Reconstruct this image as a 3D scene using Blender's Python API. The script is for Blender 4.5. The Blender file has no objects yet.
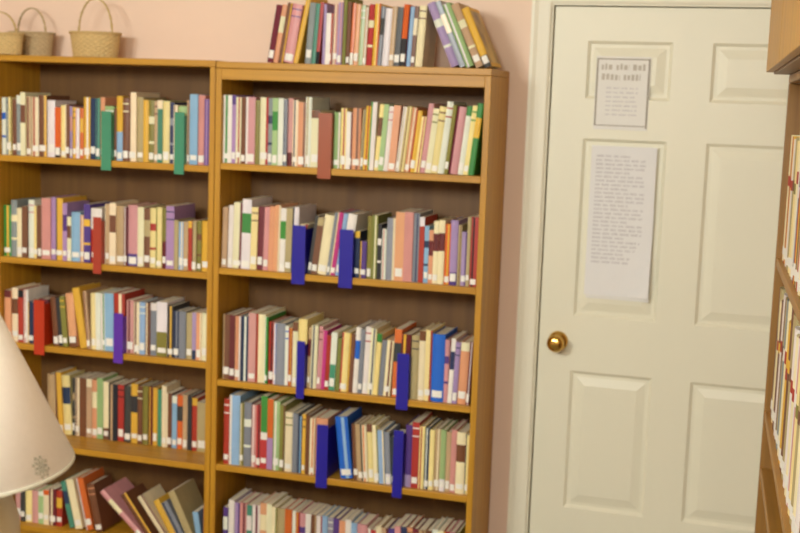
import bpy, bmesh, math, random
from mathutils import Vector, Matrix
scene = bpy.context.scene
COL = scene.collection

# ------------------------------------------------------------------ camera
cam_data = bpy.data.cameras.new('camera')
cam = bpy.data.objects.new('camera', cam_data)
COL.objects.link(cam)
cam_data.sensor_fit = 'HORIZONTAL'
cam_data.sensor_width = 36.0
cam_data.lens = 36.0 * 1232.17386 / 800.0
cam_data.clip_start = 0.05
cam_data.dof.use_dof = True          # the photograph is soft all over: a lens focused short of the shelves
cam_data.dof.focus_distance = 2.3
cam_data.dof.aperture_fstop = 5.6
yaw, pitch, roll = 0.29145, 0.13300, 0.03526
fwd = Vector((-math.sin(yaw)*math.cos(pitch), math.cos(yaw)*math.cos(pitch), -math.sin(pitch)))
rt0 = Vector((math.cos(yaw), math.sin(yaw), 0)); up0 = rt0.cross(fwd)
rt = rt0*math.cos(roll) + up0*math.sin(roll)
up = -rt0*math.sin(roll) + up0*math.cos(roll)
mw = Matrix((rt, up, -fwd)).transposed().to_4x4()
mw.translation = Vector((0.71324, -3.99412, 1.70575))
cam.matrix_world = mw
scene.camera = cam

# ------------------------------------------------------------------ world, lights, exposure
world = bpy.data.worlds.new('world'); scene.world = world
world.use_nodes = True
world.node_tree.nodes['Background'].inputs[0].default_value = (1.0, 0.93, 0.82, 1)
world.node_tree.nodes['Background'].inputs[1].default_value = 0.05

def area(name, loc, target, size, power, color, size_y=None):
    l = bpy.data.lights.new(name, 'AREA'); l.energy = power; l.color = color
    l.shape = 'RECTANGLE'; l.size = size; l.size_y = size_y or size
    o = bpy.data.objects.new(name, l); COL.objects.link(o)
    o.location = loc
    o.rotation_euler = (Vector(target) - Vector(loc)).to_track_quat('-Z', 'Y').to_euler()
    return o
WARM = (0.93, 0.97, 0.92)
area('ceiling_light_main', (-1.3, -3.8, 2.50), (-0.9, -0.4, 0.7), 0.9, 116, WARM)
area('ceiling_light_rear', (0.2, -4.6, 2.50), (0.0, -0.5, 1.0), 0.9, 80, WARM)
scene.view_settings.view_transform = 'Standard'
scene.view_settings.look = 'None'
scene.view_settings.exposure = 0.0
scene.view_settings.gamma = 1.0
scene.view_settings.use_curve_mapping = False

# ------------------------------------------------------------------ helpers
def lin(c):
    c /= 255.0
    return c/12.92 if c <= 0.04045 else ((c+0.055)/1.055)**2.4
def rgb(t): return (lin(t[0]), lin(t[1]), lin(t[2]), 1)

def material(name, col, rough=0.6, var=0.05, scale=(8, 8, 8), metallic=0.0, bump=0.0, detail=3.0, spec=0.5, col2=None, trans=0.0):
    m = bpy.data.materials.new(name); m.use_nodes = True
    nt = m.node_tree; N = nt.nodes; bs = N['Principled BSDF']
    bs.inputs['Roughness'].default_value = rough
    bs.inputs['Metallic'].default_value = metallic
    bs.inputs['Specular IOR Level'].default_value = spec
    tc = N.new('ShaderNodeTexCoord'); mp = N.new('ShaderNodeMapping')
    mp.inputs['Scale'].default_value = scale
    no = N.new('ShaderNodeTexNoise'); no.inputs['Scale'].default_value = 1.0; no.inputs['Detail'].default_value = detail
    nt.links.new(tc.outputs['Object'], mp.inputs['Vector']); nt.links.new(mp.outputs[0], no.inputs['Vector'])
    mix = N.new('ShaderNodeMix'); mix.data_type = 'RGBA'
    c = rgb(col)
    if col2:
        a, b = c, rgb(col2)
    else:
        a = tuple(min(1, x*(1-var)) for x in c[:3]) + (1,)
        b = tuple(min(1, x*(1+var)) for x in c[:3]) + (1,)
    mix.inputs[6].default_value = a; mix.inputs[7].default_value = b
    ramp = N.new('ShaderNodeMapRange'); ramp.inputs[1].default_value = 0.3; ramp.inputs[2].default_value = 0.7
    nt.links.new(no.outputs[0], ramp.inputs[0]); nt.links.new(ramp.outputs[0], mix.inputs[0])
    nt.links.new(mix.outputs[2], bs.inputs['Base Color'])
    if bump:
        bp = N.new('ShaderNodeBump'); bp.inputs['Strength'].default_value = bump; bp.inputs['Distance'].default_value = 0.004
        nt.links.new(no.outputs[0], bp.inputs['Height']); nt.links.new(bp.outputs[0], bs.inputs['Normal'])
    if trans:
        bs.inputs['Transmission Weight'].default_value = trans
    return m

M = {}
M['wall'] = material('pink_wall_paint', (242, 213, 190), 0.75, 0.02, (3, 3, 3), bump=0.03)
M['plain'] = material('cream_wall_paint', (236, 226, 210), 0.8, 0.02, (3, 3, 3))
M['ceiling'] = material('ceiling_paint', (240, 234, 224), 0.9, 0.02, (5, 5, 5))
M['floor'] = material('beige_carpet', (140, 130, 112), 0.95, 0.2, (120, 120, 120), bump=0.3)
M['door'] = material('white_door_paint', (238, 232, 208), 0.42, 0.015, (4, 4, 1.5))
M['trim'] = material('white_trim_paint', (240, 233, 210), 0.42, 0.015, (4, 4, 1.5))
M['oak_v'] = material('oak_grain_upright', (176, 122, 24), 0.42, 0, (60, 60, 1.6), col2=(202, 148, 38), detail=5, bump=0.05)
M['oak_h'] = material('oak_grain_level', (176, 122, 24), 0.42, 0, (1.6, 60, 60), col2=(202, 148, 38), detail=5, bump=0.05)
M['oak_y'] = material('oak_grain_deep', (170, 116, 24), 0.42, 0, (60, 1.6, 60), col2=(194, 142, 36), detail=5, bump=0.05)
M['back'] = material('shaded_oak_backboard', (100, 66, 28), 0.55, 0, (30, 30, 1.2), col2=(116, 80, 36), detail=4)  # dark oak, with the shadow of the shelf gaps darkened into the colour
M['brass'] = material('polished_brass', (222, 182, 96), 0.18, 0.03, (20, 20, 20), metallic=1.0)
M['paper'] = material('white_paper', (238, 234, 226), 0.7, 0.01, (20, 20, 20))
M['paperb'] = material('cool_white_paper', (236, 233, 230), 0.7, 0.01, (20, 20, 20))
M['ink'] = material('grey_print', (198, 188, 174), 0.8, 0.05, (60, 60, 60))
M['inkf'] = material('faint_print', (206, 200, 200), 0.8, 0.04, (60, 60, 60))
M['border'] = material('grey_border', (160, 148, 132), 0.8, 0.04, (60, 60, 60))
M['pages'] = material('page_edges', (232, 220, 192), 0.85, 0.10, (700, 3, 3), detail=2)
M['sticker'] = material('white_spine_label', (240, 236, 226), 0.5, 0.02, (60, 60, 60))
M['wicker'] = material('pale_wicker', (206, 176, 118), 0.7, 0.12, (160, 160, 160), bump=0.2)
M['wicker2'] = material('greyed_wicker', (190, 164, 122), 0.7, 0.12, (160, 160, 160), bump=0.2)
M['shade'] = material('white_lampshade_fabric', (250, 247, 238), 0.8, 0.015, (160, 160, 160), bump=0.05)
M['shade_trim'] = material('lampshade_trim', (206, 204, 184), 0.75, 0.03, (160, 160, 160))
M['motif'] = material('grey_flower_print', (152, 146, 126), 0.8, 0.1, (200, 200, 200))
M['ceramic'] = material('grey_beige_ceramic', (176, 160, 124), 0.3, 0.04, (12, 12, 12))
M['bulb'] = material('frosted_bulb', (244, 240, 230), 0.3, 0.01, (12, 12, 12))
M['unit_v'] = material('brown_oak_upright', (132, 92, 40), 0.45, 0, (60, 60, 1.6), col2=(158, 112, 52), detail=5, bump=0.05)
M['unit_y'] = material('brown_oak_deep', (150, 104, 36), 0.45, 0, (60, 1.6, 60), col2=(176, 124, 46), detail=5, bump=0.05)
M['picture'] = material('printed_book_cover', (120, 84, 44), 0.4, 0, (16, 16, 16), col2=(214, 178, 84), detail=1)
M['table'] = material('dark_table_wood', (96, 62, 34), 0.4, 0.15, (4, 40, 40), detail=5)

def link(name, me, mats, parent=None, loc=None):
    o = bpy.data.objects.new(name, me); COL.objects.link(o)
    for m in (mats if isinstance(mats, (list, tuple)) else [mats]):
        me.materials.append(m)
    if parent is not None: o.parent = parent
    if loc is not None: o.location = loc
    return o

class MB:
    """collects verts / faces / material indices for one mesh"""
    def __init__(s): s.v = []; s.f = []; s.mi = []; s.sm = []
    def add(s, vs, fs, mi=0, smooth=False):
        o = len(s.v); s.v += [tuple(v) for v in vs]
        for f in fs:
            s.f.append([i+o for i in f]); s.mi.append(mi); s.sm.append(smooth)
    def box(s, x0, x1, y0, y1, z0, z1, mi=0, bev=0.0):
        if bev <= 0:
            vs = [(x, y, z) for z in (z0, z1) for y in (y0, y1) for x in (x0, x1)]
            s.add(vs, [(0, 2, 3, 1), (4, 5, 7, 6), (0, 1, 5, 4), (2, 6, 7, 3), (0, 4, 6, 2), (1, 3, 7, 5)], mi); return
        bm = bmesh.new()
        bmesh.ops.create_cube(bm, size=1.0)
        for v in bm.verts:
            v.co = Vector(((x0+x1)/2 + v.co.x*(x1-x0), (y0+y1)/2 + v.co.y*(y1-y0), (z0+z1)/2 + v.co.z*(z1-z0)))
        bmesh.ops.bevel(bm, geom=list(bm.edges), offset=bev, segments=2, affect='EDGES', profile=0.5)
        s.bm(bm, mi)
    def bm(s, bm, mi=0, smooth=False):
        bm.verts.index_update()
        s.add([v.co[:] for v in bm.verts], [[v.index for v in f.verts] for f in bm.faces], mi, smooth)
        bm.free()
    def lathe(s, prof, n=48, c=(0, 0), mi=0, smooth=True, close=False):
        vs = []; k = len(prof)
        for i in range(n):
            a = 2*math.pi*i/n
            for r, z in prof: vs.append((c[0]+r*math.cos(a), c[1]+r*math.sin(a), z))
        fs = []
        for i in range(n):
            j = (i+1) % n
            for q in range(k if close else k-1):
                w = (q+1) % k
                fs.append((i*k+q, j*k+q, j*k+w, i*k+w))
        s.add(vs, fs, mi, smooth)
    def tube(s, pts, r, n=8, mi=0, cap=True):
        pts = [Vector(p) for p in pts]; rings = []
        ref = Vector((0, 0, 1))
        for i, p in enumerate(pts):
            t = (pts[min(i+1, len(pts)-1)] - pts[max(i-1, 0)]).normalized()
            rr = ref if abs(t.dot(ref)) < 0.95 else Vector((1, 0, 0))
            a = t.cross(rr).normalized(); b = t.cross(a).normalized()
            q = r[i] if isinstance(r, (list, tuple)) else r
            rings.append([p + a*q*math.cos(2*math.pi*k/n) + b*q*math.sin(2*math.pi*k/n) for k in range(n)])
        vs = [v for R_ in rings for v in R_]
        fs = [(i*n+k, i*n+(k+1) % n, (i+1)*n+(k+1) % n, (i+1)*n+k) for i in range(len(rings)-1) for k in range(n)]
        if cap: fs += [tuple(range(n))[::-1], tuple((len(rings)-1)*n+k for k in range(n))]
        s.add(vs, fs, mi, True)
    def build(s, name, mats, parent=None, loc=None):
        me = bpy.data.meshes.new(name)
        me.from_pydata(s.v, [], s.f)
        me.polygons.foreach_set('material_index', s.mi)
        me.polygons.foreach_set('use_smooth', s.sm)
        me.update()
        bm = bmesh.new(); bm.from_mesh(me); bmesh.ops.recalc_face_normals(bm, faces=bm.faces); bm.to_mesh(me); bm.free()
        return link(name, me, mats, parent, loc)

def empty(name, label, cat, loc=(0, 0, 0), rot=(0, 0, 0), group=None):
    o = bpy.data.objects.new(name, None); COL.objects.link(o)
    o.empty_display_size = 0.05
    o.location = loc; o.rotation_euler = rot
    o['label'] = label; o['category'] = cat
    if group: o['group'] = group
    return o
def struct(o, label=None, cat=None):
    o['kind'] = 'structure'
    if label: o['label'] = label
    if cat: o['category'] = cat
    return o
def boxobj(name, x0, x1, y0, y1, z0, z1, m, parent=None, bev=0.0):
    b = MB(); b.box(x0, x1, y0, y1, z0, z1, 0, bev)
    return b.build(name, m, parent)

# ------------------------------------------------------------------ the room
XL, XR, YF, CEIL = -2.9, 1.16, -5.6, 2.55
DX0, DX1, DTOP = 0.0, 0.914, 2.03
wb = MB()                                   # wall with the door opening
wb.box(XL, DX0-0.018, 0, 0.12, 0, CEIL); wb.box(DX1+0.018, XR, 0, 0.12, 0, CEIL); wb.box(DX0-0.018, DX1+0.018, 0, 0.12, DTOP+0.018, CEIL)
struct(wb.build('wall_back', M['wall']), 'pink painted wall behind the bookcases and around the white door', 'wall')
struct(boxobj('wall_left', XL-0.1, XL, YF, 0.12, 0, CEIL, M['wall']), 'pink wall at the left end of the room', 'wall')
struct(boxobj('wall_right', XR, XR+0.1, YF, 0.12, 0, CEIL, M['wall']), 'pink wall behind the tall wooden unit', 'wall')
struct(boxobj('wall_front', XL-0.1, XR+0.1, YF-0.1, YF, 0, CEIL, M['plain']), 'pale wall across the room from the bookcases', 'wall')
struct(boxobj('floor', XL-0.1, XR+0.1, YF-0.1, 0.12, -0.1, 0, M['floor']), 'beige carpeted floor under the bookcases', 'floor')
struct(boxobj('ceiling', XL-0.1, XR+0.1, YF-0.1, 0.12, CEIL, CEIL+0.1, M['ceiling']), 'plain white ceiling above the bookcases', 'ceiling')
struct(boxobj('baseboard_back', XL, DX0-0.09, -0.014, 0, 0, 0.09, M['trim'], bev=0.004), 'white baseboard along the foot of the pink wall', 'baseboard')

# door: six raised panels cut into one slab
def six_panel_door():
    xs = [0.004, 0.1135, 0.3815, 0.503, 0.795, 0.910]
    zs = [0.008, 0.372, 0.842, 1.026, 1.609, 1.736, 1.920, 2.026]
    yf, yb = 0.012, 0.047
    b = MB()
    for i in range(5):
        for k in range(7):
            x0, x1, z0, z1 = xs[i], xs[i+1], zs[k], zs[k+1]
            if i in (1, 3) and k in (1, 3, 5):
                # sunk moulding, flat recess, bevel and raised field
                rings = [(0, 0), (0.010, 0.009), (0.020, 0.009), (0.048, 0.002)]
                vs = []
                for q, (ins, dep) in enumerate(rings):
                    vs += [(x0+ins, yf+dep, z0+ins), (x1-ins, yf+dep, z0+ins), (x1-ins, yf+dep, z1-ins), (x0+ins, yf+dep, z1-ins)]
                fs = []
                for q in range(3):
                    for e in range(4):
                        fs.append((q*4+e, q*4+(e+1) % 4, (q+1)*4+(e+1) % 4, (q+1)*4+e))
                fs.append((12, 13, 14, 15))
                b.add(vs, fs)
            else:
                b.add([(x0, yf, z0), (x1, yf, z0), (x1, yf, z1), (x0, yf, z1)], [(0, 1, 2, 3)])
    X0, X1, Z0, Z1 = xs[0], xs[-1], zs[0], zs[-1]
    b.add([(X0, yf, Z0), (X1, yf, Z0), (X1, yf, Z1), (X0, yf, Z1), (X0, yb, Z0), (X1, yb, Z0), (X1, yb, Z1), (X0, yb, Z1)],
          [(4, 7, 6, 5), (0, 4, 5, 1), (1, 5, 6, 2), (2, 6, 7, 3), (3, 7, 4, 0)])
    bm = bmesh.new()
    for v in b.v: bm.verts.new(v)
    bm.verts.ensure_lookup_table()
    for f in b.f: bm.faces.new([bm.verts[i] for i in f])
    bmesh.ops.remove_doubles(bm, verts=bm.verts, dist=0.0002)
    bmesh.ops.recalc_face_normals(bm, faces=bm.faces)
    me = bpy.data.meshes.new('door_1'); bm.to_mesh(me); bm.free()
    return link('door_1', me, M['door'])
door = struct(six_panel_door(), 'white six panel door with two notices and a brass knob', 'door')
# knob with its rosette
kb = MB()
prof = [(0.0, 0.0), (0.033, 0.0), (0.033, 0.004), (0.026, 0.010), (0.012, 0.013), (0.011, 0.030), (0.018, 0.036), (0.027, 0.046), (0.029, 0.054), (0.026, 0.063), (0.016, 0.069), (0.0, 0.070)]
kb.lathe(prof, 40)
kb.v = [(x+0.068, 0.012-z, y+0.938) for x, y, z in kb.v]
kb.build('door_knob', M['brass'], door)['label'] = 'round polished brass door knob'
# jamb and casing
jb = MB()
jb.box(DX0-0.018, DX0, -0.002, 0.118, 0, DTOP+0.018); jb.box(DX1, DX1+0.018, -0.002, 0.118, 0, DTOP+0.018); jb.box(DX0, DX1, -0.002, 0.118, DTOP, DTOP+0.018)
jb.box(DX0, DX0+0.012, 0.0485, 0.085, 0, DTOP); jb.box(DX1-0.012, DX1, 0.0485, 0.085, 0, DTOP); jb.box(DX0+0.012, DX1-0.012, 0.0485, 0.085, DTOP-0.012, DTOP)
struct(jb.build('trim_1', M['trim']), 'white door jamb lining the doorway', 'door trim')
def casing(b, pts_in, pts_out):
    pass
def casing_profile():
    # width outward, depth
    return [(0.0, 0.0), (0.0, 0.010), (0.006, 0.012), (0.022, 0.013), (0.040, 0.015), (0.052, 0.019), (0.062, 0.019), (0.064, 0.0)]
cs = MB()
pr = casing_profile()
path = [(DX0-0.006, 0.0, -1, 0), (DX0-0.006, DTOP+0.006, -1, 1), (DX1+0.006, DTOP+0.006, 1, 1), (DX1+0.006, 0.0, 1, 0)]
vs = []
for (x, z, sx, sz) in path:
    for w, dep in pr: vs.append((x+sx*w, -dep-0.001, z+sz*w))
k = len(pr); fs = []
for i in range(3):
    for q in range(k):
        fs.append((i*k+q, i*k+(q+1) % k, (i+1)*k+(q+1) % k, (i+1)*k+q))
fs += [tuple(range(k)), tuple(range(3*k, 4*k))]
cs.add(vs, fs)
struct(cs.build('trim_2', M['trim']), 'white moulded casing around the door', 'door trim')

# ------------------------------------------------------------------ bookcases
BD = 0.2667            # bookcase depth: front edges stand this far off the wall
def bookcase(label, x0, x1, top, shelves, bottom, rail, thick=0.02):
    e = empty('bookcase', label, 'bookcase', ((x0+x1)/2, -BD/2, 0), group='oak bookcases against the pink wall')
    ox = Vector((-(x0+x1)/2, BD/2, 0))
    def part(name, a0, a1, b0, b1, c0, c1, m, bev=0.0015):
        b = MB(); b.box(a0+ox.x, a1+ox.x, b0+ox.y, b1+ox.y, c0, c1, 0, bev)
        return b.build(name, m, e)
    yb = -0.004
    part('side_panel', x0, x0+thick, -BD, yb, 0, top-0.022, M['oak_v'])
    part('side_panel', x1-thick, x1, -BD, yb, 0, top-0.022, M['oak_v'])
    part('top_board', x0, x1, -BD, yb, top-0.021, top, M['oak_h'])
    part('back_panel', x0+thick, x1-thick, yb-0.008, yb, 0.06, top-0.022, M['back'], 0)
    if rail: part('front_rail', x0+thick, x1-thick, -BD, -BD+0.02, top-0.022-rail, top-0.022, M['oak_h'])
    for z in shelves + [bottom]:
        part('shelf', x0+thick+0.0005, x1-thick-0.0005, -BD+0.001, yb-0.009, z-0.022, z-0.0005, M['oak_h'])
    part('kick_board', x0+thick, x1-thick, -BD+0.03, -BD+0.046, 0, bottom-0.0225, M['oak_h'])
    return e
LX0, LX1, RX0, RX1 = -1.902, -1.0585, -1.0565, -0.1345
bookcase('oak bookcase behind the lamp, with baskets on top', LX0, LX1, 1.818, [1.4731, 1.1152, 0.8089, 0.4513], 0.14, 0)
bookcase('oak bookcase adjoining the one behind the lamp, under the leftmost basket', -2.748, -1.904, 1.818, [1.4731, 1.1152, 0.8089, 0.4513], 0.14, 0)
bookcase('oak bookcase nearest the door, with books standing on top', RX0, RX1, 1.815, [1.485, 1.136, 0.7543, 0.4595], 0.14, 0.036)

# ------------------------------------------------------------------ books
rnd = random.Random(11)
PAL = {  # code: (colour words, rgb)
 'w': ('white', (238, 230, 220)), 'c': ('cream', (238, 222, 184)), 't': ('tan', (190, 160, 118)), 'y': ('yellow', (226, 176, 56)),
 'p': ('pale yellow', (234, 216, 146)), 'o': ('orange', (222, 104, 40)), 'r': ('red', (176, 50, 42)), 'm': ('maroon', (112, 38, 48)),
 'b': ('brown', (116, 72, 46)), 'k': ('pink', (216, 150, 150)), 'v': ('lilac', (166, 140, 186)), 'u': ('purple', (88, 58, 132)),
 'n': ('navy', (42, 52, 92)), 'B': ('bright blue', (26, 98, 196)), 'l': ('light blue', (146, 180, 214)), 'g': ('green', (58, 136, 62)),
 'T': ('sea green', (74, 140, 118)), 'G': ('light green', (158, 184, 124)), 'O': ('olive', (132, 130, 58)), 'd': ('dark grey', (62, 60, 58)),
 's': ('grey', (142, 146, 156)), 'K': ('black', (28, 30, 38)), 'S': ('salmon', (226, 158, 116)), 'M': ('magenta', (196, 52, 132)),
}
def shift(c, k, rnd):
    return tuple(max(8, min(248, v + rnd.uniform(-k, k) + d)) for v, d in zip(c, [rnd.uniform(-k, k)]*3))
BM = {}
_r = random.Random(3)
for code, (nm, c) in PAL.items():
    BM[code] = [material('cover_'+nm.replace(' ', '_')+('', '_worn', '_glossy', '_cloth')[i], shift(c, 7, _r) if i else c, (0.45, 0.6, 0.3, 0.75)[i], 0.06, (30, 30, 9)) for i in range(4)]
ACC = {'w': 'rnBmtkg', 'c': 'rbmnOo', 't': 'bmcwd', 'y': 'rbwdo', 'p': 'Ogrbn', 'o': 'ywdc', 'r': 'ywcK', 'm': 'ycwt', 'b': 'ytcS', 'k': 'wmuc', 'v': 'wunk', 'u': 'wvyk',
       'n': 'wyls', 'B': 'wwl', 'l': 'wnBc', 'g': 'wyc', 'T': 'cwn', 'G': 'wgOc', 'O': 'cypb', 'd': 'wtsy', 's': 'wndc', 'K': 'swt', 'S': 'wmbc', 'M': 'wkc'}

def spine_curve(t, bulge, x0, x1, n=4, off=0.0):
    out = []
    for i in range(n+1):
        x = x0 + (x1-x0)*i/n
        out.append((x, bulge*((2*x/t-1)**2) - off))
    return out
def book_meshes(t, h, D, hard, bands, stripe=()):
    """cover, page block, spine label; local x 0..t, spine towards -y, z up. bands = [(z, slot), ...] from bottom"""
    bulge = min(0.16*t, 0.0045) if hard else 0.0006
    bt = min(0.0024 if hard else 0.0009, t*0.16)
    outer = [(0, D)] + spine_curve(t, bulge, 0, t) + [(t, D)]
    inner = [(t-bt, D), (t-bt, bulge+bt+0.0005), (bt, bulge+bt+0.0005), (bt, D)]
    prof = outer + inner; k = len(prof)
    cv = MB()
    zs = [0.0] + [z for z, _ in bands[1:]] + [h]
    slots = [s for _, s in bands]
    vs = [(x, y, z) for z in zs for x, y in prof]
    cv.v += vs
    for L in range(len(zs)-1):
        for q in range(k):
            w = (q+1) % k
            cv.f.append([L*k+q, L*k+w, (L+1)*k+w, (L+1)*k+q])
            spine = 1 <= q <= 4
            cv.mi.append((1 if q in stripe else slots[L]) if spine else 0); cv.sm.append(False)
    # end caps: two board strips and the spine strip
    n = len(outer)
    for L, rev in ((0, True), (len(zs)-1, False)):
        o = L*k
        caps = [[0, 1, n+2, n+3], [n-2, n-1, n, n+1], [1]+list(range(2, n-2))+[n-2, n+1, n+2]]
        for cface in caps:
            f = [o+i for i in cface]
            cv.f.append(f[::-1] if rev else f); cv.mi.append(0); cv.sm.append(False)
    pg = MB()
    m = 0.003 if hard else 0.0004
    pg.box(bt+0.0002, t-bt-0.0002, bulge+bt+0.0009, D-m, m, h-m)
    lb = None
    z0 = rnd.uniform(0.006, 0.02); z1 = z0 + rnd.uniform(0.016, 0.028)
    a = spine_curve(t, bulge, t*0.1, t*0.9, 4, 0.0002); b = spine_curve(t, bulge, t*0.1, t*0.9, 4, 0.0006)[::-1]
    lp = a + b; lb = MB(); q = len(lp)
    lb.v = [(x, y, z) for z in (z0, z1) for x, y in lp]
    for i in range(q):
        w = (i+1) % q; lb.f.append([i, w, q+w, q+i])
    for i in range(4):
        lb.f.append([i, i+1, q-2-i, q-1-i]); lb.f.append([q+i, q+i+1, q+q-2-i, q+q-1-i])
    lb.mi = [0]*len(lb.f); lb.sm = [False]*len(lb.f)
    return cv, pg, lb

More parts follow.
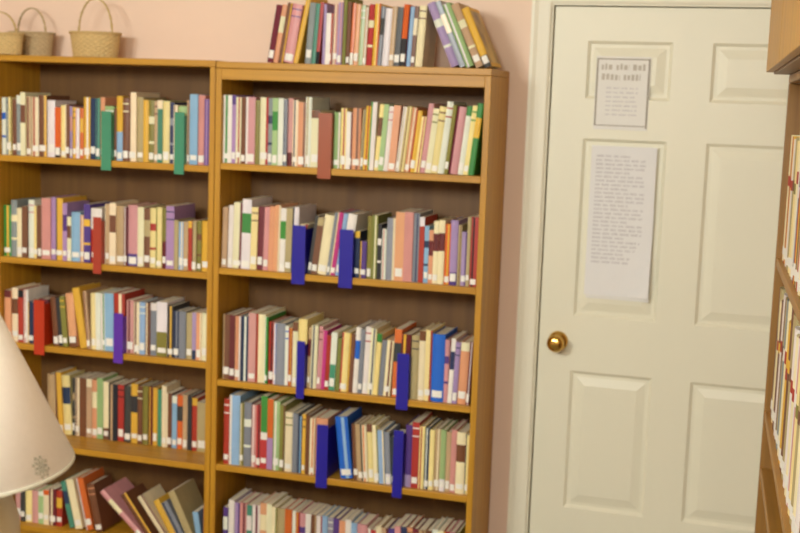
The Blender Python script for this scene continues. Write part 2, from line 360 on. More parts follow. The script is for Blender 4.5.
ROWS = {
 'RT': (1.8155, -0.2367, [
  ('m',-871.9,20.1,187,9), ('S',-854.5,16.6,188,9), ('b',-837.2,16.6,194,9), ('k',-802.3,33.6,189,9), ('y',-785.3,16.2,220,11), ('s',-739.1,21.2,194,4),
  ('T',-723.4,14.8,192,4), ('r',-711.1,11.3,196,4), ('v',-691.1,9.1,190,1), ('w',-668.7,21.7,161,1), ('k',-651.4,16.3,190,1), ('v',-635.7,14.8,196,1),
  ('O',-622.1,12.9,215,1), ('b',-608.7,12.9,197,1), ('o',-596.9,10.8,194,2), ('S',-580,16.2,191,2), ('G',-564.9,14.4,188,2), ('t',-553,11.1,182,2),
  ('r',-534.5,17.7,191,2), ('y',-515.8,17.7,194,2), ('s',-501.5,13.4,185,3), ('w',-478.1,22.5,179,3), ('t',-461.4,15.9,186,3), ('d',-441.5,19.1,183,3),
  ('o+d',-423.4,17.4,192,3), ('l',-405.2,17.3,186,3), ('b',-392.1,12.4,187,3), ('c',-367.3,23.9,189,3), ('v',-272,25.8,211,-24), ('s',-242.4,17,218,-24),
  ('G',-222.8,24.1,208,-24), ('t',-191.4,23.3,210,-25), ('y',-164.8,22.7,197,-25),
 ]),
 'R1': (1.485, -0.2547, [
  ('w',-1035.4,30.3,222,0), ('v',-1004.7,13.4,223,0), ('c',-990.9,19,217,0), ('b',-971.2,15.4,217,0), ('k',-955.2,33.1,218,0), ('O',-921.3,15.3,209,0),
  ('c',-905.5,29.4,219,0), ('s',-875.5,15.2,217,0), ('G',-859.7,18.7,218,0), ('w',-840.4,18.6,218,0), ('s',-821.1,13.4,216,0), ('k',-807.2,16.8,219,0),
  ('c',-789.7,18.5,214,0), ('S',-770.5,23.6,208,0), ('w',-746.5,20.3,225,0), ('c',-725.5,30.3,184,0), ('r',-694.4,16.5,175,0), ('b',-677.2,26.7,173,0),
  ('#',-649.9,2.6,150,0), ('G',-646.7,20.5,180,0), ('p',-625.8,19.7,194,0), ('w',-605.3,19.7,182,0), ('S',-585.2,28.2,195,0), ('t',-546.7,9.8,193,2),
  ('y',-529.8,16.1,203,2), ('w',-509.7,19.4,216,2), ('p',-494.2,14.8,210,4), ('G',-477.6,16,211,4), ('w',-461.2,15.9,205,4), ('S',-438.3,22.5,208,4),
  ('w',-425.8,11.8,206,6), ('p',-409.4,15.7,207,6), ('S',-392.8,15.7,204,6), ('y',-374.6,17.3,195,6), ('p',-358.5,15.6,177,6), ('k',-340.3,17.4,218,6),
  ('c',-320.8,18.7,203,6), ('p',-298.1,21.9,210,6), ('w',-277.7,19.8,226,6), ('O',-265,12.2,216,6), ('k',-234.4,29.6,211,6), ('w',-216.8,16.8,214,6),
  ('p',-200.7,15.2,217,6), ('g',-181.4,18.6,224,6),
 ]),
 'R2': (1.136, -0.2547, [
  ('t',-1015.1,17.6,202,1), ('w',-996.6,17.5,209,1), ('c',-963.7,31.9,220,1), ('w',-930.8,32.1,232,1), ('p',-907,22.7,207,1), ('m',-887.4,19,212,1),
  ('k',-867.7,19,210,1), ('S',-848.2,18.9,214,1), ('S',-827.1,20.6,219,1), ('w',-807.4,18.8,210,1), ('t',-784.5,22.3,211,1), ('w',-763.5,20.5,216,1),
  ('c',-738.9,24.1,161,3), ('#',-730.4,2.6,150,0), ('d',-715.6,11.7,193,7), ('b',-694.3,20.1,187,7), ('c',-661.2,32,197,7), ('s',-650.8,9.9,208,7),
  ('M',-631.9,18.2,208,7), ('l',-616.3,14.7,206,7), ('w',-585.5,29.9,205,7), ('#',-566.3,2.6,150,0), ('n',-563,16.1,151,0), ('u',-545.5,21.5,120,0),
  ('O',-523.5,14.8,202,0), ('O',-508.1,19.6,206,0), ('d',-487.4,12.9,179,0), ('w',-473.6,14.5,164,0), ('s',-458.1,27.9,200,0), ('S',-429.4,29.5,221,0),
  ('k',-399.2,29.2,223,0), ('s',-369.3,19.2,221,0), ('r',-349.2,15.9,210,0), ('l',-332.1,14.2,182,0), ('S',-317.1,14.2,170,0), ('c',-302.3,17.4,200,0),
  ('c',-284.4,19,204,0), ('o',-264.5,17.3,193,0), ('v',-246.3,23.7,206,0), ('t',-221.6,10.7,192,0), ('v',-210.3,17.2,171,0), ('t',-192.5,10.8,219,0),
  ('r',-181.1,22.5,220,0),
 ]),
 'R3': (0.7543, -0.2547, [
  ('b',-1025.1,25.1,223,0), ('m',-999.3,19.5,222,0), ('S',-979.1,19.5,220,0), ('n',-959,26.7,222,0), ('k',-931.8,26.6,234,0), ('c',-904.5,33.7,233,0),
  ('g',-870.1,10.2,226,0), ('r',-859.1,19.2,210,0), ('w',-839.3,8.4,208,0), ('s',-830.3,31.6,209,0), ('w',-798,11.9,202,0), ('r',-785.4,11.9,196,0),
  ('c',-772.7,18.9,217,0), ('p',-752.8,29.4,229,0), ('#',-722.6,2.6,150,0), ('t',-709.3,10,205,1), ('c',-686,22.2,213,1), ('k',-674.3,10.9,211,2),
  ('M',-658.1,15.1,199,2), ('r',-641.9,15.1,184,2), ('w+T',-620.8,20.3,195,2), ('O',-605,15,177,2), ('p',-578.7,25.3,198,2), ('b',-559.5,18.4,194,2),
  ('w',-542.4,16.3,219,2), ('s',-526.7,14.8,214,2), ('w',-507.6,18.2,222,2), ('c',-488.7,18.2,220,2), ('p',-471.7,16.1,205,3), ('s',-453.7,16.4,184,3),
  ('c',-430,23.1,185,3), ('o',-399.6,23.6,224,1), ('m',-367.7,31.3,210,1), ('#',-364.5,2.6,150,0), ('t',-361.2,24.5,210,0), ('c',-335.8,21,226,0),
  ('p',-314.2,21,231,0), ('B',-292.8,42,220,0), ('k',-250.4,14.2,204,0), ('w',-221.9,13.9,211,2), ('v',-205.5,15.8,200,2), ('S',-176.1,28.7,201,2),
  ('m',-165.1,10.4,205,2),
 ]),
 'R4': (0.4595, -0.2547, [
  ('r',-1016.3,19.8,226,0), ('l',-995.6,38.1,242,0), ('O',-956.5,14.1,218,0), ('s',-941.8,26.9,223,0), ('k',-914.2,17.7,216,0), ('r',-895.9,15.8,218,0),
  ('g+r',-879.3,23,251,0), ('o+v',-855.5,21.1,243,0), ('G',-833.7,22.9,238,0), ('O',-810,17.4,227,0), ('c',-791.7,26.3,205,0), ('s',-764.7,19.1,204,0),
  ('n',-744.8,15.5,196,0), ('y',-728.8,11.9,205,0), ('b',-716.3,13.6,203,0), ('c',-701.9,17.1,194,0), ('S',-684.1,42,196,0), ('#',-633.3,2.6,150,0),
  ('B',-591,42,208,-7), ('b',-544.5,16.7,190,-4), ('t',-527,16.7,192,-4), ('c',-509.7,16.6,190,-4), ('p',-492.2,18.3,196,-4), ('c',-473.2,18.3,194,-4),
  ('l',-454,19.9,180,-4), ('s',-433.4,18.2,175,-4), ('d',-414.7,40,163,-3), ('#',-373.9,2.6,150,0), ('u',-370.6,23.1,207,0), ('r',-346.6,23,220,0),
  ('p',-322.7,17.9,209,0), ('n',-304,14.5,205,0), ('p',-288.8,16.1,200,0), ('t',-272.1,19.4,205,0), ('G',-252,17.7,204,0), ('t',-233.5,16,199,0),
  ('k',-217,17.6,208,0), ('c',-198.7,29.1,203,0), ('p',-168.7,10.6,197,0),
 ]),
 'R5': (0.14, -0.2547, [
  ('u',-1010.3,16.3,167,0), ('w',-993.1,21.8,194,0), ('v',-970.6,18,186,0), ('k',-952,27.2,189,0), ('T',-924,17.9,185,0), ('w',-905.5,28.9,188,0),
  ('S',-876,23.3,198,0), ('c',-852.1,19.5,198,0), ('c',-831.8,17.7,190,0), ('t',-813.4,28.5,186,0), ('o',-784.3,24.8,189,0), ('w',-758.8,13.9,186,0),
  ('r',-744.2,12,184,0), ('k',-731.5,21,182,0), ('w',-709.8,19.1,182,0), ('b',-690,17.3,181,0), ('w',-672,20.8,180,0), ('l',-650.6,19,183,0),
  ('s',-630.8,18.9,179,0), ('u',-611.2,20.6,178,0), ('S',-589.8,20.6,174,0), ('w',-568.7,20.5,180,0), ('l',-547.4,20.4,173,0), ('k',-526.2,34.3,172,0),
  ('w',-474.4,11.7,162,-6), ('r',-462.1,16.6,157,-6), ('c',-444.1,20,174,-6), ('t',-423.4,20,170,-6), ('u',-402.6,23.3,169,-6), ('k',-377.9,19.8,183,-6),
  ('n',-357.3,19.8,182,-6), ('S',-336.7,19.7,182,-6), ('m',-316.2,19.7,181,-6), ('t',-295.7,23,180,-6), ('b',-271.9,19.5,181,-6), ('w',-251.3,19.5,187,-6),
  ('c',-231,19.4,186,-6), ('r',-210.8,19.4,186,-6), ('k',-190.5,19.3,188,-6), ('O',-170.5,12.5,188,-6),
 ]),
 'L1': (1.4731, -0.2547, [
  ('w',-1880,15.6,199,0), ('s',-1863.7,10.9,200,0), ('p',-1852,10.9,201,0), ('b',-1840.4,15.5,194,0), ('s',-1824.3,19.5,208,0), ('c',-1804.2,19.4,219,0),
  ('t',-1784.2,19.4,206,0), ('c',-1764.3,29.2,204,0), ('b',-1734.5,31.1,211,0), ('w',-1702.8,31,195,0), ('o',-1671.3,23,172,0), ('p',-1647.7,19,180,0),
  ('b',-1628.1,17,184,0), ('v',-1610.5,9.2,178,0), ('y',-1600.7,13,175,0), ('w',-1587.1,15,172,0), ('o',-1571.6,13,172,0), ('y',-1558,24.5,210,0),
  ('n',-1532.8,20.6,208,0), ('T',-1511.6,16.7,208,0), ('S',-1494.3,16.7,212,0), ('G',-1477,33.8,183,0), ('#',-1442.5,2.6,150,0), ('b',-1439.1,9,177,0),
  ('y+l',-1429.3,22.2,218,0), ('b',-1406.5,22.1,212,0), ('c',-1383.8,27.7,232,0), ('t',-1355.4,23.9,217,0), ('y',-1330.9,20,208,0), ('O',-1310.3,20,208,0),
  ('t',-1289.7,14.3,206,0), ('T',-1274.8,18,209,0), ('p',-1256.2,25.4,207,0), ('n',-1230.2,14.2,204,0), ('c',-1215.3,14.2,195,0), ('G',-1200.5,30,192,0),
  ('#',-1169.6,2.6,150,0), ('t',-1166.5,9,213,0), ('l',-1156.6,28.7,233,0), ('k',-1127.3,24.9,231,0), ('u',-1101.7,21.7,218,0),
 ]),
 'L2': (1.1152, -0.2547, [
  ('g',-1879,30,180,0), ('s',-1848.3,23.8,200,0), ('c',-1823.5,21.7,173,0), ('b',-1801.2,21.6,181,0), ('w',-1778.9,23.6,204,0), ('p',-1754.8,15.5,184,0),
  ('b',-1738.7,15.4,188,0), ('k',-1722.6,35.4,214,0), ('v',-1686.6,19.3,219,0), ('y',-1666.7,27.2,217,0), ('v',-1638.9,17.2,201,0), ('c',-1621.2,15.2,154,0),
  ('l',-1605.4,34.8,172,0), ('S',-1569.9,15.1,164,0), ('u',-1554.2,24.8,203,0), ('w+r',-1528.8,42,190,0), ('#',-1478.7,2.6,150,0), ('t',-1474.9,16.8,207,0),
  ('c',-1457.5,24.5,212,0), ('t',-1432.4,32.1,203,0), ('m',-1399.7,12.8,201,0), ('k',-1386.3,35.7,209,0), ('c',-1350,24.1,204,0), ('b',-1325.2,24,202,0),
  ('p',-1300.6,22.1,204,0), ('p',-1277.9,22,208,0), ('O+m',-1255.3,14.4,206,0), ('v',-1240.3,29.3,214,0), ('t',-1210.1,16.2,168,0), ('l',-1193.2,16.2,163,0),
  ('t',-1176.5,18,164,0), ('r',-1157.9,14.2,168,0), ('t',-1143.1,16,169,0), ('O',-1126.4,16,170,0), ('y',-1109.8,29.2,171,0),
 ]),
 'L3': (0.8089, -0.2517, [
  ('S',-1877.7,26.2,183,0), ('c',-1850.8,26.1,193,0), ('r',-1824.2,21.9,187,0), ('w',-1801.6,17.8,189,0), ('n',-1782.9,23.9,148,0), ('b',-1758.4,15.7,160,0),
  ('m',-1742.2,37.9,162,0), ('#',-1703.7,2.6,150,0), ('b',-1678.5,21.4,172,-5), ('d',-1656.4,17.4,171,-5), ('O',-1638,19.3,179,-5), ('S',-1617.4,31.2,190,-5),
  ('y',-1571.9,27.7,213,-9), ('t',-1543.3,13.4,204,-5), ('p',-1529.2,17.5,199,-1), ('w',-1511.1,21,201,-1), ('w',-1489.5,17,199,-1), ('l',-1471.8,34.5,204,-1),
  ('r',-1436.7,42,206,-1), ('#',-1394.1,2.6,150,0), ('k',-1390.8,26.4,186,0), ('c',-1363.7,22.5,181,0), ('l',-1340.6,22.4,183,0), ('b',-1317.5,18.5,182,0),
  ('s',-1298.4,22.3,183,0), ('w+O',-1275.5,39.3,189,0), ('d',-1235.5,22.1,178,0), ('n',-1212.7,22,163,0), ('s',-1190.1,25.7,164,0), ('t',-1163.7,21.9,160,0),
  ('v',-1141.2,14.4,162,0), ('S',-1126.2,18,163,0), ('c',-1107.5,27.5,164,0),
 ]),
 'L4': (0.4513, -0.1317, [
  ('t',-1782.8,33,220,0), ('y',-1737.7,25.2,230,-3), ('p',-1711.5,32.7,222,-3), ('d',-1678.1,9.7,215,0), ('c',-1667.6,17.6,217,0), ('b',-1649.4,28.3,219,0),
  ('t',-1620.5,22,218,0), ('S',-1597.8,22,216,0), ('G',-1575.3,23.9,226,0), ('c',-1550.7,21.8,214,0), ('K',-1528.3,35.9,209,0), ('r',-1491.7,23.7,209,0),
  ('d',-1467.4,27.6,207,0), ('y',-1439.2,27.5,218,0), ('b',-1411.1,19.4,213,0), ('O',-1391.1,21.4,215,0), ('m',-1369.1,17.3,214,0), ('y',-1351.2,17.3,212,0),
  ('T',-1333.2,17.2,206,0), ('c',-1315.5,19.2,223,0), ('b',-1295.6,21.1,199,0), ('l',-1273.8,19.1,191,0), ('o',-1254.2,21,196,0), ('t',-1232.6,18.9,199,0),
  ('d',-1213,17,197,0), ('r',-1195.4,20.8,192,0), ('t',-1173.9,42,179,0),
 ]),
 'L5': (0.14, -0.2367, [
  ('k',-1852.1,24.7,120,0), ('d',-1826.8,18.3,120,0), ('p',-1808,26.6,120,0), ('k',-1780.8,26.5,120,0), ('G',-1753.7,22.3,123,0), ('c',-1730.8,22.2,130,0),
  ('m',-1708,27.1,137,0), ('r',-1680.3,23.2,133,0), ('T',-1625.5,20,171,-13), ('c',-1598.3,28.6,183,-13), ('o',-1558.6,28.6,192,-13), ('b',-1518,28.6,175,-13),
  ('k',-1340.6,19.5,219,-48), ('b',-1309.6,23.4,184,-37), ('c',-1242.2,23.4,186,-37), ('y',-1207.9,22.9,165,-30), ('s',-1180.8,25.4,160,-30), ('t',-1143.2,26.4,204,-26),
  ('l',-1116.4,21,127,-10), ('r',-1095,15,156,0),
 ]),
}

WHERE = {
 'RT': ('top', 'door'), 'R1': ('top shelf', 'door'), 'R2': ('second shelf', 'door'), 'R3': ('third shelf', 'door'), 'R4': ('fourth shelf', 'door'), 'R5': ('bottom shelf', 'door'),
 'L1': ('top shelf', 'lamp'), 'L2': ('second shelf', 'lamp'), 'L3': ('third shelf', 'lamp'), 'L4': ('fourth shelf', 'lamp'), 'L5': ('bottom shelf', 'lamp')}
CASE = {'door': 'bookcase by the door', 'lamp': 'bookcase behind the lamp'}
def place_words(row):
    s, c = WHERE[row]
    return ('on top of the ' + CASE[c]) if s == 'top' else (s + ' of the ' + CASE[c])
ORD = ['first', 'second', 'third', 'fourth', 'fifth', 'sixth', 'seventh', 'eighth', 'ninth', 'tenth', 'eleventh', 'twelfth', 'thirteenth']
def colour_words(code):
    if '+' in code:
        a, b = code.split('+'); return PAL[a][0] + ' over ' + PAL[b][0]
    return PAL[code][0]
# the thinnest spines among the (well over 300) books in view become one object
INDIVIDUAL = 304
flat = []
for row, (z, Y, bs) in ROWS.items():
    for i, (code, x, t, h, a) in enumerate(bs):
        if code != '#': flat.append((t*h*(0.6 if row in ('L5', 'R5') else 1.0) + (1e6 if '+' in code or code in 'BMgK' else 0), row, i))
flat.sort(reverse=True)
SOLO = {(r, i) for _, r, i in flat[:INDIVIDUAL]}
# labels
LABEL = {}
def make_labels():
    cand = {}
    for row, (z, Y, bs) in ROWS.items():
        real = [(i, b) for i, b in enumerate(bs) if b[0] != '#']
        hs = sorted(b[3] for _, b in real); med = hs[len(hs)//2]
        pw = place_words(row)
        s_, c_ = WHERE[row]; pw2 = pw if s_ == 'top' else s_ + ', ' + CASE[c_]
        total = {}
        for _, b in real: total[colour_words(b[0])] = total.get(colour_words(b[0]), 0)+1
        count = {}
        for n, (i, b) in enumerate(real):
            cw = colour_words(b[0])
            size = 'thick ' if b[2] > 29 else ('slim ' if b[2] < 12 else ('tall ' if b[3] > med+14 else ('short ' if b[3] < med-16 else '')))
            lean = 'leaning ' if abs(b[4]) >= 9 else ''
            count[cw] = count.get(cw, 0) + 1
            def nb(j, step):
                j += step
                if 0 <= j < len(bs):
                    return bs[j][0] if bs[j][0] != '#' else '#'
                return None
            def art(c):
                if c is None: return "the bookcase's side"
                if c == '#': return 'the divider'
                w = colour_words(c); return ('an ' if w[0] in 'aeiou' else 'a ') + w
            l, r = nb(i, -1), nb(i, 1)
            A = f'{lean}{size}{cw} book, {pw}'
            B = f'{size}{cw} book between {art(l)} and {art(r)} one, {pw2}' if l not in (None, '#') and r not in (None, '#') else (
                f'{size}{cw} book just right of the divider, {pw2}' if l == '#' else
                f'{size}{cw} book just left of the divider, {pw2}' if r == '#' else f'{size}{cw} book at the end of its row, {pw2}')
            C = f'{ORD[min(count[cw]-1, 12)]} {cw} book from the left, {pw}'
            if total[cw] > 1 and not size and not lean: A = None
            cand[(row, i)] = (A, B, C)
    for lvl in (0, 1, 2):
        tally = {}
        for k, c in cand.items():
            if k not in LABEL and c[lvl]: tally[c[lvl]] = tally.get(c[lvl], 0) + 1
        for k, c in cand.items():
            if k not in LABEL and c[lvl] and tally[c[lvl]] == 1 and len(c[lvl].split()) <= 16: LABEL[k] = c[lvl]
    used = set()
    for k, c in cand.items():
        LABEL.setdefault(k, c[2])
make_labels()

rest = MB(); rest_mats = []; rest_idx = {}
def rslot(m):
    if m.name not in rest_idx: rest_idx[m.name] = len(rest_mats); rest_mats.append(m)
    return rest_idx[m.name]
def make_book(row, i, code, x, t, h, a, z, Y, maxD, label):
    t *= 0.001; h *= 0.001; x *= 0.001
    th = math.radians(a)
    hard = rnd.random() < 0.72 and t > 0.012
    D = min(maxD, rnd.uniform(0.66, 0.74)*h + 0.004)
    vi = rnd.randrange(4)
    codes = code.split('+')
    main = BM[codes[0]][vi]
    acc_code = rnd.choice(ACC[codes[0]]); acc = BM[acc_code][rnd.randrange(4)]
    slots = [main, acc]
    p = rnd.random(); stripe = ()
    if len(codes) == 2:
        slots = [main, BM[codes[1]][vi]]
        bands = [(0, 1), (h*(0.45 if code != 'w+r' else 0.62), 0)]
        if code == 'g+r': slots.append(BM['w'][0]); bands = [(0, 1), (h*0.40, 2), (h*0.50, 0)]
    elif p < 0.30: bands = [(0, 0)]
    elif p < 0.64: bands = [(0, 0)]; stripe = rnd.choice([(1,), (4,), (2,), (3,)])
    elif p < 0.74: bands = [(0, 0), (h*0.52, 1), (h*0.80, 0)]
    elif p < 0.82: bands = [(0, 0), (h*0.78, 1), (h*0.80, 0), (h*0.90, 1), (h*0.92, 0)]
    elif p < 0.89: bands = [(0, 0), (h*0.86, 1)]
    elif p < 0.95: bands = [(0, 0), (h*0.30, 1), (h*0.34, 0), (h*0.62, 1), (h*0.74, 0)]
    else: bands = [(0, 1), (h*0.20, 0)]
    dy = rnd.uniform(0, 0.006)
    cv, pg, lb = book_meshes(t, h, D, hard, bands, stripe)
    if a > 0:
        for q in (cv, pg, lb): q.v = [(vx-t, vy, vz) for vx, vy, vz in q.v]
    lab = rnd.random() < (0.82 if row != 'RT' else 0.5)
    if label is None:
        R_ = Matrix.Translation((x, Y+dy, z)) @ Matrix.Rotation(th, 4, 'Y')
        for q, mm in ((cv, slots), (pg, [M['pages']]), (lb if lab else None, [M['sticker']])):
            if q is None: continue
            o = len(rest.v)
            rest.v += [tuple(R_ @ Vector(v)) for v in q.v]
            for f, mi in zip(q.f, q.mi):
                rest.f.append([n+o for n in f]); rest.mi.append(rslot(mm[mi])); rest.sm.append(False)
        return None
    s, c = WHERE[row]
    e = empty('book', label, 'book', (x, Y+dy, z), (0, th, 0), group='books on the ' + place_words(row) if s != 'top' else 'books standing ' + place_words(row))
    cv.build('cover', slots, e); pg.build('page_block', M['pages'], e)
    if row == 'RT' and i == len(ROWS['RT'][2])-1:      # the end book shows its printed front cover
        q = MB(); q.box(t+0.0002, t+0.0007, 0.012, D-0.008, 0.012, h-0.012); q.build('cover_picture', M['picture'], e)['label'] = 'brown and yellow printed front cover'
    if lab: lb.build('spine_label', M['sticker'], e)['label'] = 'small white spine label'
    return e

DIVIDER = {  # row: [(plate index in the row, flap width mm, height mm, colour, label)]
 'R1': [(46, 176, 'D_rust', 'rust brown shelf divider hanging over the top shelf, bookcase by the door')],
 'R2': [(46, 159, 'D_blue', 'royal blue divider on second shelf, beside white and salmon books'), (47, 156, 'D_blue', 'royal blue divider on second shelf, right of the magenta book')],
 'R3': [(28, 159, 'D_blue', 'narrow royal blue divider at left on third shelf, bookcase by the door'), (40, 151, 'D_blue', 'royal blue divider on third shelf, in front of the orange book')],
 'R4': [(40, 181, 'D_blue', 'royal blue divider on fourth shelf, left of the bright blue book'), (33, 191, 'D_blue', 'royal blue divider on fourth shelf, left of the purple and maroon books')],
 'L1': [(38, 166, 'D_green', 'sea green divider on the top shelf, left of the yellow and blue book'), (36, 172, 'D_green', 'sea green divider on the top shelf, nearer the oak bookcase end')],
 'L2': [(32, 162, 'D_red', 'brick red divider on the second shelf, bookcase behind the lamp')],
 'L3': [(42, 161, 'D_orange', 'red orange divider on the third shelf, close to the lampshade'), (36, 141, 'D_violet', 'violet divider on the third shelf, bookcase behind the lamp')],
}
DC = {'D_rust': (158, 78, 44), 'D_blue': (34, 26, 150), 'D_green': (62, 142, 108), 'D_red': (172, 60, 40), 'D_orange': (190, 52, 20), 'D_violet': (92, 44, 168)}
DM = {k: material('plastic_' + k[2:], c, 0.35, 0.03, (10, 10, 10)) for k, c in DC.items()}

for row, (z, Y, bs) in ROWS.items():
    maxD = -0.016 - Y - 0.008
    nd = 0
    for i, (code, x, t, h, a) in enumerate(bs):
        if code == '#':
            W, H, dm, lab = DIVIDER[row][nd]; nd += 1
            xp = x*0.001; W *= 0.001; H *= 0.001
            yf = -BD - 0.0045
            e = empty('shelf_divider', lab, 'shelf divider', (xp, -BD, z), group='coloured shelf dividers hanging over the shelf edges')
            f = MB(); f.box(-W+0.0026, 0.0026, -0.0045, -0.0025, -0.034, H, 0, 0.0006); f.build('front_flap', DM[dm], e)
            s_ = MB(); s_.box(0.0004, 0.0022, -0.0024, 0.15, 0.0004, H-0.012, 0, 0); s_.build('side_plate', DM[dm], e)
            continue
        make_book(row, i, code, x, t, h, a, z, Y, maxD, LABEL[(row, i)] if (row, i) in SOLO else None)
ro = rest.build('thin_spined_book', rest_mats)
ro['kind'] = 'stuff'; ro['label'] = 'thinnest books wedged among the thicker ones on all the shelves'; ro['category'] = 'books'

# ------------------------------------------------------------------ notices on the door
def sheet(b, x0, x1, z0, z1, y, curl=0.0, th=0.0006, nx=6, nz=8, lift=0.0):
    """thin sheet with a slightly lifted lower corner; front face towards -y"""
    def pt(i, k, back):
        u, w = i/nx, k/nz
        dy = curl*max(0, u-0.55)**2*max(0, 0.4-w)*9 + lift*(1-w)**2
        return (x0+(x1-x0)*u, y-dy+(th if back else 0), z0+(z1-z0)*w)
    n = (nx+1)*(nz+1)
    vs = [pt(i, k, 0) for k in range(nz+1) for i in range(nx+1)] + [pt(i, k, 1) for k in range(nz+1) for i in range(nx+1)]
    fs = []
    for k in range(nz):
        for i in range(nx):
            a = k*(nx+1)+i
            fs.append((a, a+1, a+nx+2, a+nx+1)); fs.append((n+a, n+a+nx+1, n+a+nx+2, n+a+1))
    rim = [i for i in range(nx+1)] + [k*(nx+1)+nx for k in range(1, nz+1)] + [nz*(nx+1)+i for i in range(nx-1, -1, -1)] + [k*(nx+1) for k in range(nz-1, 0, -1)]
    for a, c in zip(rim, rim[1:]+rim[:1]): fs.append((a, c, n+c, n+a))
    b.add(vs, fs)
def strokes(b, x0, x1, z, hgt, y, rnd, word=(0.014, 0.034), gap=0.006):
    """a row of illegible letter strokes"""
    x = x0
    while x < x1-0.004:
        w = min(rnd.uniform(*word), x1-x)
        q = x
        while q < x+w:
            s = rnd.uniform(0.3, 0.62)*hgt
            b.box(q, min(q+s, x+w), y-0.0003, y, z+rnd.uniform(-0.06, 0.04)*hgt, z+hgt*rnd.uniform(0.72, 1.0))
            q += s + 0.22*hgt
        x += w+gap
rn = random.Random(4)
YP = 0.0105
n1 = empty('door_notice', 'framed notice with two large heading lines, upper one on the door', 'notice', (0.23, YP, 1.64), group='notices on the white door')
b = MB(); sheet(b, -0.0855, 0.0865, 0.0, 0.232, 0.0); b.build('sheet', M['paper'], n1)
b = MB()
for (a0, a1, c0, c1) in ((-0.0835, -0.0785, 0.012, 0.226), (0.0795, 0.0845, 0.006, 0.226), (-0.0785, 0.0795, 0.222, 0.2255), (-0.0785, 0.0795, 0.012, 0.0145)):
    b.box(a0, a1, -0.0004, -0.0001, c0, c1)
b.build('edge_border', M['border'], n1)  # thin grey strips along the edges of the sheet
b = MB()
strokes(b, -0.068, 0.070, 0.190, 0.020, -0.0001, rn, (0.03, 0.05), 0.012); strokes(b, -0.066, 0.066, 0.158, 0.020, -0.0001, rn, (0.04, 0.06), 0.012)
b.build('heading_print', M['ink'], n1)
b = MB()
for q in range(7): strokes(b, -0.05, 0.05, 0.13-q*0.014, 0.005, -0.0001, rn)
b.build('body_print', M['inkf'], n1)
n2 = empty('door_notice', 'long white notice sheet with lines of print, hanging below the framed one', 'notice', (0.25, YP, 1.09), group='notices on the white door')
b = MB(); sheet(b, -0.105, 0.103, 0.012, 0.498, -0.004, curl=0.02); b.build('sheet', M['paperb'], n2)
b = MB()
for q in range(27): strokes(b, -0.088, 0.07 if q % 4 else 0.02, 0.462-q*0.0132, 0.0074, -0.0041, rn)
b.build('body_print', M['inkf'], n2)
b = MB(); sheet(b, -0.1, 0.1055, 0.0, 0.3, -0.0005, curl=0.008); b.build('back_sheet', M['paper'], n2)

# ------------------------------------------------------------------ wicker baskets
def basket(label, x, y, z, w, d, h, hoop, hx, mat, flare=1.14):
    """oval basket: woven wall of staves and rows, braided rim, hoop handle"""
    e = empty('wicker_basket', label, 'basket', (x, y, z), group='wicker baskets on top of the bookcase behind the lamp')
    nst, rows = 40, 11
    b = MB()
    def ring(k, off):
        s = 1/flare + (1-1/flare)*k
        return s
    n = nst*4
    vs = []
    for r in range(rows*3+1):
        k = r/(rows*3)
        s = ring(k, 0)
        for i in range(n):
            a = 2*math.pi*i/n
            wv = 0.0016*math.sin(nst/2*a + math.pi*(r//3))*math.cos((r % 3-1)*0.9)
            vs.append(((w/2*s+wv)*math.cos(a), (d/2*s+wv)*math.sin(a), 0.003+k*(h-0.003)))
    fs = [(r*n+i, r*n+(i+1) % n, (r+1)*n+(i+1) % n, (r+1)*n+i) for r in range(rows*3) for i in range(n)]
    b.add(vs, fs, 0, False)
    m2 = rows*3
    vi = [((x_*0.93), (y_*0.9), z_) for x_, y_, z_ in vs]
    b.add(vi, [f[::-1] for f in fs])
    top_o, top_i = m2*n, len(vs)+m2*n
    b.f += [[top_o+i, top_o+(i+1) % n, top_i+(i+1) % n, top_i+i] for i in range(n)]; b.mi += [0]*n; b.sm += [False]*n
    b.add([(w/2/flare*math.cos(2*math.pi*i/n), d/2/flare*math.sin(2*math.pi*i/n), 0.002) for i in range(n)], [tuple(range(n))])
    b.build('woven_body', mat, e)
    for k in range(2):
        b = MB()
        b.tube([((w/2+0.001)*math.cos(q)+0.002*math.cos(18*q+k*math.pi)*math.cos(q), (d/2+0.001)*math.sin(q)+0.002*math.cos(18*q+k*math.pi)*math.sin(q), h+0.002*math.sin(18*q+k*math.pi)) for q in [2*math.pi*i/144 for i in range(145)]], 0.003, 6)
        b.build('braided_rim', mat, e)
    b = MB()
    for s in (0, math.pi):
        pts = []
        for i in range(41):
            q = math.pi*i/40
            pts.append((hx*math.cos(q)+0.0022*math.cos(14*q+s), 0.0022*math.sin(14*q+s), h-0.02+ (hoop+0.02)*(math.sin(q)**0.8)))
        b.tube(pts, 0.0026, 6)
    b.build('hoop_handle', mat, e)
    return e
TOPL = 1.8185
basket('pale wicker basket with tall hoop handle, standing alone', -1.584, -0.13, TOPL, 0.184, 0.13, 0.086, 0.119, 0.066, M['wicker'])
basket('wicker basket with full round hoop, behind the frontmost basket', -1.874+0.005, -0.085, TOPL, 0.172, 0.10, 0.084, 0.088, 0.058, M['wicker2'])
basket('low wicker basket at the left edge, in front of another basket', -1.962+0.035, -0.195, TOPL, 0.186, 0.092, 0.074, 0.075, 0.07, M['wicker'], 1.1)

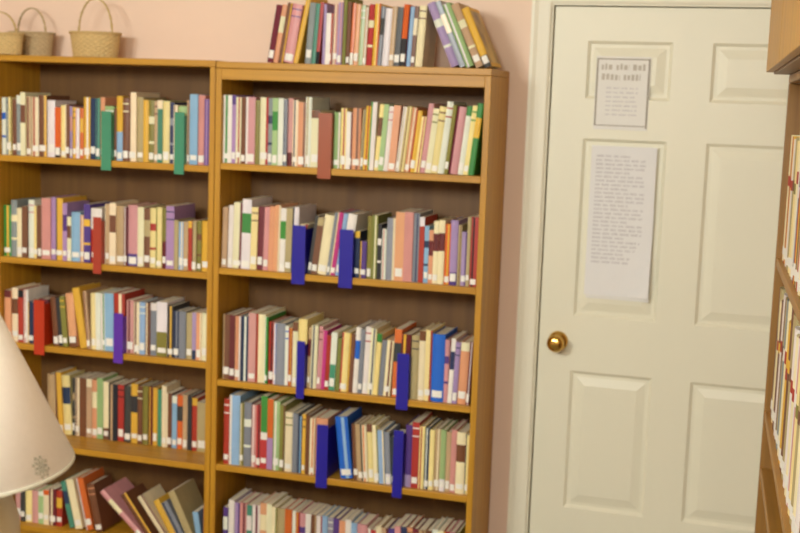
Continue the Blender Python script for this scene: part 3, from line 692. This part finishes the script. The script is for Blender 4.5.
# ------------------------------------------------------------------ table lamp on a side table
LP = (-0.295, -2.719)
tb = empty('side_table', 'small round side table under the lamp', 'table', (LP[0], LP[1], 0))
b = MB(); b.lathe([(0.0, 0.695), (0.235, 0.695), (0.245, 0.702), (0.245, 0.714), (0.238, 0.72), (0.0, 0.72)], 56); b.build('table_top', M['table'], tb)
b = MB(); b.lathe([(0.0, 0.03), (0.06, 0.03), (0.03, 0.07), (0.022, 0.2), (0.034, 0.36), (0.022, 0.5), (0.03, 0.66), (0.07, 0.694), (0.0, 0.694)], 32); b.build('pedestal', M['table'], tb)
for q in range(3):
    a = 2*math.pi*q/3+0.4
    b = MB(); b.tube([(0.02*math.cos(a), 0.02*math.sin(a), 0.10), (0.12*math.cos(a), 0.12*math.sin(a), 0.075), (0.2*math.cos(a), 0.2*math.sin(a), 0.016)], [0.02, 0.018, 0.015], 10); b.build('foot', M['table'], tb)
lamp = empty('table_lamp', 'table lamp with a wide white cone shade printed with a small flower', 'lamp', (LP[0], LP[1], 0.7205))
z0 = 0.7205
b = MB(); b.lathe([(0.0, 0.0), (0.08, 0.0), (0.085, 0.006), (0.08, 0.016), (0.07, 0.024), (0.084, 0.08), (0.102, 0.18), (0.116, 0.29), (0.122, 0.38), (0.121, 0.43), (0.110, 0.465), (0.080, 0.488), (0.040, 0.498), (0.030, 0.505), (0.0, 0.505)], 56)
b.build('ceramic_base', M['ceramic'], lamp)
b = MB(); b.lathe([(0.0, 0.5055), (0.018, 0.5055), (0.018, 0.54), (0.015, 0.545), (0.015, 0.565), (0.0, 0.565)], 24); b.build('socket', M['brass'], lamp)
b = MB(); b.lathe([(0.0, 0.567), (0.012, 0.567), (0.014, 0.59), (0.028, 0.62), (0.031, 0.645), (0.022, 0.67), (0.0, 0.678)], 28); b.build('bulb', M['bulb'], lamp)
ZR, HS, RB, RT_ = 1.233-z0, 0.262, 0.19, 0.062
b = MB()
for s in (-1, 1):
    b.tube([(s*0.012, 0, 0.543), (s*0.042, 0, 0.56), (s*0.046, 0, 0.63), (s*0.036, 0, 0.70), (s*0.012, 0, 0.762), (0, 0, 0.766)], 0.0018, 8)
b.build('harp', M['brass'], lamp)
b = MB(); b.lathe([(0.0, 0.767), (0.008, 0.767), (0.005, 0.775), (0.009, 0.784), (0.0, 0.792)], 20); b.build('finial', M['brass'], lamp)
b = MB()
b.lathe([(RB, ZR), (RT_, ZR+HS), (RT_-0.002, ZR+HS), (RB-0.002, ZR)], 96, close=True)
sh = b.build('lamp_shade', M['shade'], lamp)
b = MB(); b.lathe([(RB+0.0008, ZR-0.001), (RB-0.0012+0.0005, ZR+0.003), (RB-0.005, ZR+0.003), (RB-0.004, ZR-0.001)], 96, close=True); b.build('rim_trim', M['shade_trim'], sh)
b = MB(); b.lathe([(RT_+0.0022, ZR+HS-0.007), (RT_+0.0008, ZR+HS+0.002), (RT_-0.003, ZR+HS+0.002), (RT_-0.003, ZR+HS-0.007)], 64, close=True); b.build('rim_trim', M['shade_trim'], sh)
# spider ring that carries the shade on the harp
b = MB()
for q in range(3):
    a = 2*math.pi*q/3; b.tube([(0, 0, 0.7665), ((RT_-0.002)*math.cos(a), (RT_-0.002)*math.sin(a), ZR+HS-0.006)], 0.0014, 6)
b.build('spider', M['brass'], sh)
# flower print on the shade, seen just above the rim
def on_shade(az, up_, off=0.0006):
    r = RB + (RT_-RB)*(up_/HS) + off
    return Vector((r*math.cos(az), r*math.sin(az), ZR+up_))
b = MB()
AZ, UP = math.radians(-2.50), 0.0170
c0 = on_shade(AZ, UP); tu = (on_shade(AZ+0.01, UP)-on_shade(AZ-0.01, UP)).normalized(); tv = (on_shade(AZ, UP+0.01)-on_shade(AZ, UP-0.01)).normalized(); nn = tu.cross(tv)
if nn.dot(Vector((math.cos(AZ), math.sin(AZ), 0))) < 0: nn = -nn
def dot(cu, cv_, ru, rv, ang):
    pts = []
    for i in range(14):
        q = 2*math.pi*i/14
        u = ru*math.cos(q); v = rv*math.sin(q)
        uu = cu+u*math.cos(ang)-v*math.sin(ang); vv = cv_+u*math.sin(ang)+v*math.cos(ang)
        pts.append((AZ + uu/(RB-UP*0.5), UP+vv*0.9))
    vs = [on_shade(a_, u_, 0.0008) for a_, u_ in pts] + [on_shade(a_, u_, 0.0002) for a_, u_ in pts]
    b.add(vs, [tuple(range(14)), tuple(range(14, 28))[::-1]] + [(i, (i+1) % 14, 14+(i+1) % 14, 14+i) for i in range(14)])
for q in range(8):
    a = 2*math.pi*q/8
    dot(0.0074*math.cos(a), 0.0074*math.sin(a), 0.0046, 0.0018, a)
    dot(0.0127*math.cos(a+0.39), 0.0127*math.sin(a+0.39), 0.0022, 0.0022, 0)
dot(0, 0, 0.0022, 0.0022, 0)
b.build('flower_print', M['motif'], sh)['label'] = 'small grey flower print'

# ------------------------------------------------------------------ tall wooden unit along the right wall
AR = math.radians(-2.7)
un = empty('tall_shelf_unit', 'tall wooden shelf unit along the right wall, beside the door', 'shelf unit', (0.731, -0.84, 0), (0, 0, -AR))
# local: +x into the wall, -y towards the room; front plane x = 0
UL, UDp, UT = 1.25, 0.27, 1.782
def upart(name, x0, x1, y0, y1, z0, z1, m, bev=0.002, parent=None):
    b = MB(); b.box(x0, x1, y0, y1, z0, z1, 0, bev); return b.build(name, m, parent or un)
upart('side_panel', 0, UDp, -0.02, 0, 0, UT, M['unit_v'])
upart('side_panel', 0, UDp, -UL, -UL+0.02, 0, UT, M['unit_v'])
upart('back_panel', UDp-0.008, UDp, -UL+0.02, -0.02, 0.05, UT, M['back'], 0)
for z in (1.36, 0.975, 0.83, 0.42, 0.1):
    upart('shelf', 0.002, UDp-0.009, -UL+0.0205, -0.0205, z-0.022, z-0.0005, M['unit_y'])
upart('top_board', 0, UDp, -UL, 0, UT+0.0005, UT+0.02, M['unit_y'])
oc = upart('overhead_cabinet', -0.036, UDp, -UL, 0.0, UT+0.0205, UT+0.46, M['unit_v'])
upart('cabinet_door', -0.054, -0.0365, -UL*0.5+0.003, -0.004, UT+0.025, UT+0.45, M['oak_v'], parent=oc)
upart('cabinet_door', -0.054, -0.0365, -UL+0.004, -UL*0.5-0.003, UT+0.025, UT+0.45, M['oak_v'], parent=oc)
upart('kick_board', 0.03, 0.045, -UL+0.0205, -0.0205, 0, 0.0775, M['unit_y'])
UB = {1.36: 'cywtpcsytwcp', 0.975: 'tcbwtscybtwckptcw'}
SIDE_L = {1.36: 'upper shelf of the tall unit', 0.975: 'lower shelf of the tall unit'}
for z, bl in UB.items():
    y = -0.045; cn = {}
    for code in bl:
        t = rnd.uniform(0.05, 0.062); h = rnd.uniform(0.29, 0.345)
        cv, pg, lb = book_meshes(t, h, 0.2, True, [(0, 0), (h*0.6, 1), (h*0.68, 0)], rnd.choice([(), (1,), (2, 3)]))
        cn[code] = cn.get(code, 0)+1
        e = empty('large_book', f'{ORD[cn[code]-1]} large {colour_words(code)} book counting from the door, {SIDE_L[z]}', 'book', group='large books on the tall shelf unit')
        loc = Vector((0.731, -0.84, 0)) + Matrix.Rotation(-AR, 4, 'Z') @ Vector((0.012, y, z))
        e.location = loc; e.rotation_euler = (0, 0, -AR - math.pi/2)
        cv.build('cover', [BM[code][1], BM[ACC[code][0]][1]], e); pg.build('page_block', M['pages'], e); lb.build('spine_label', M['sticker'], e)
        y -= t+0.003
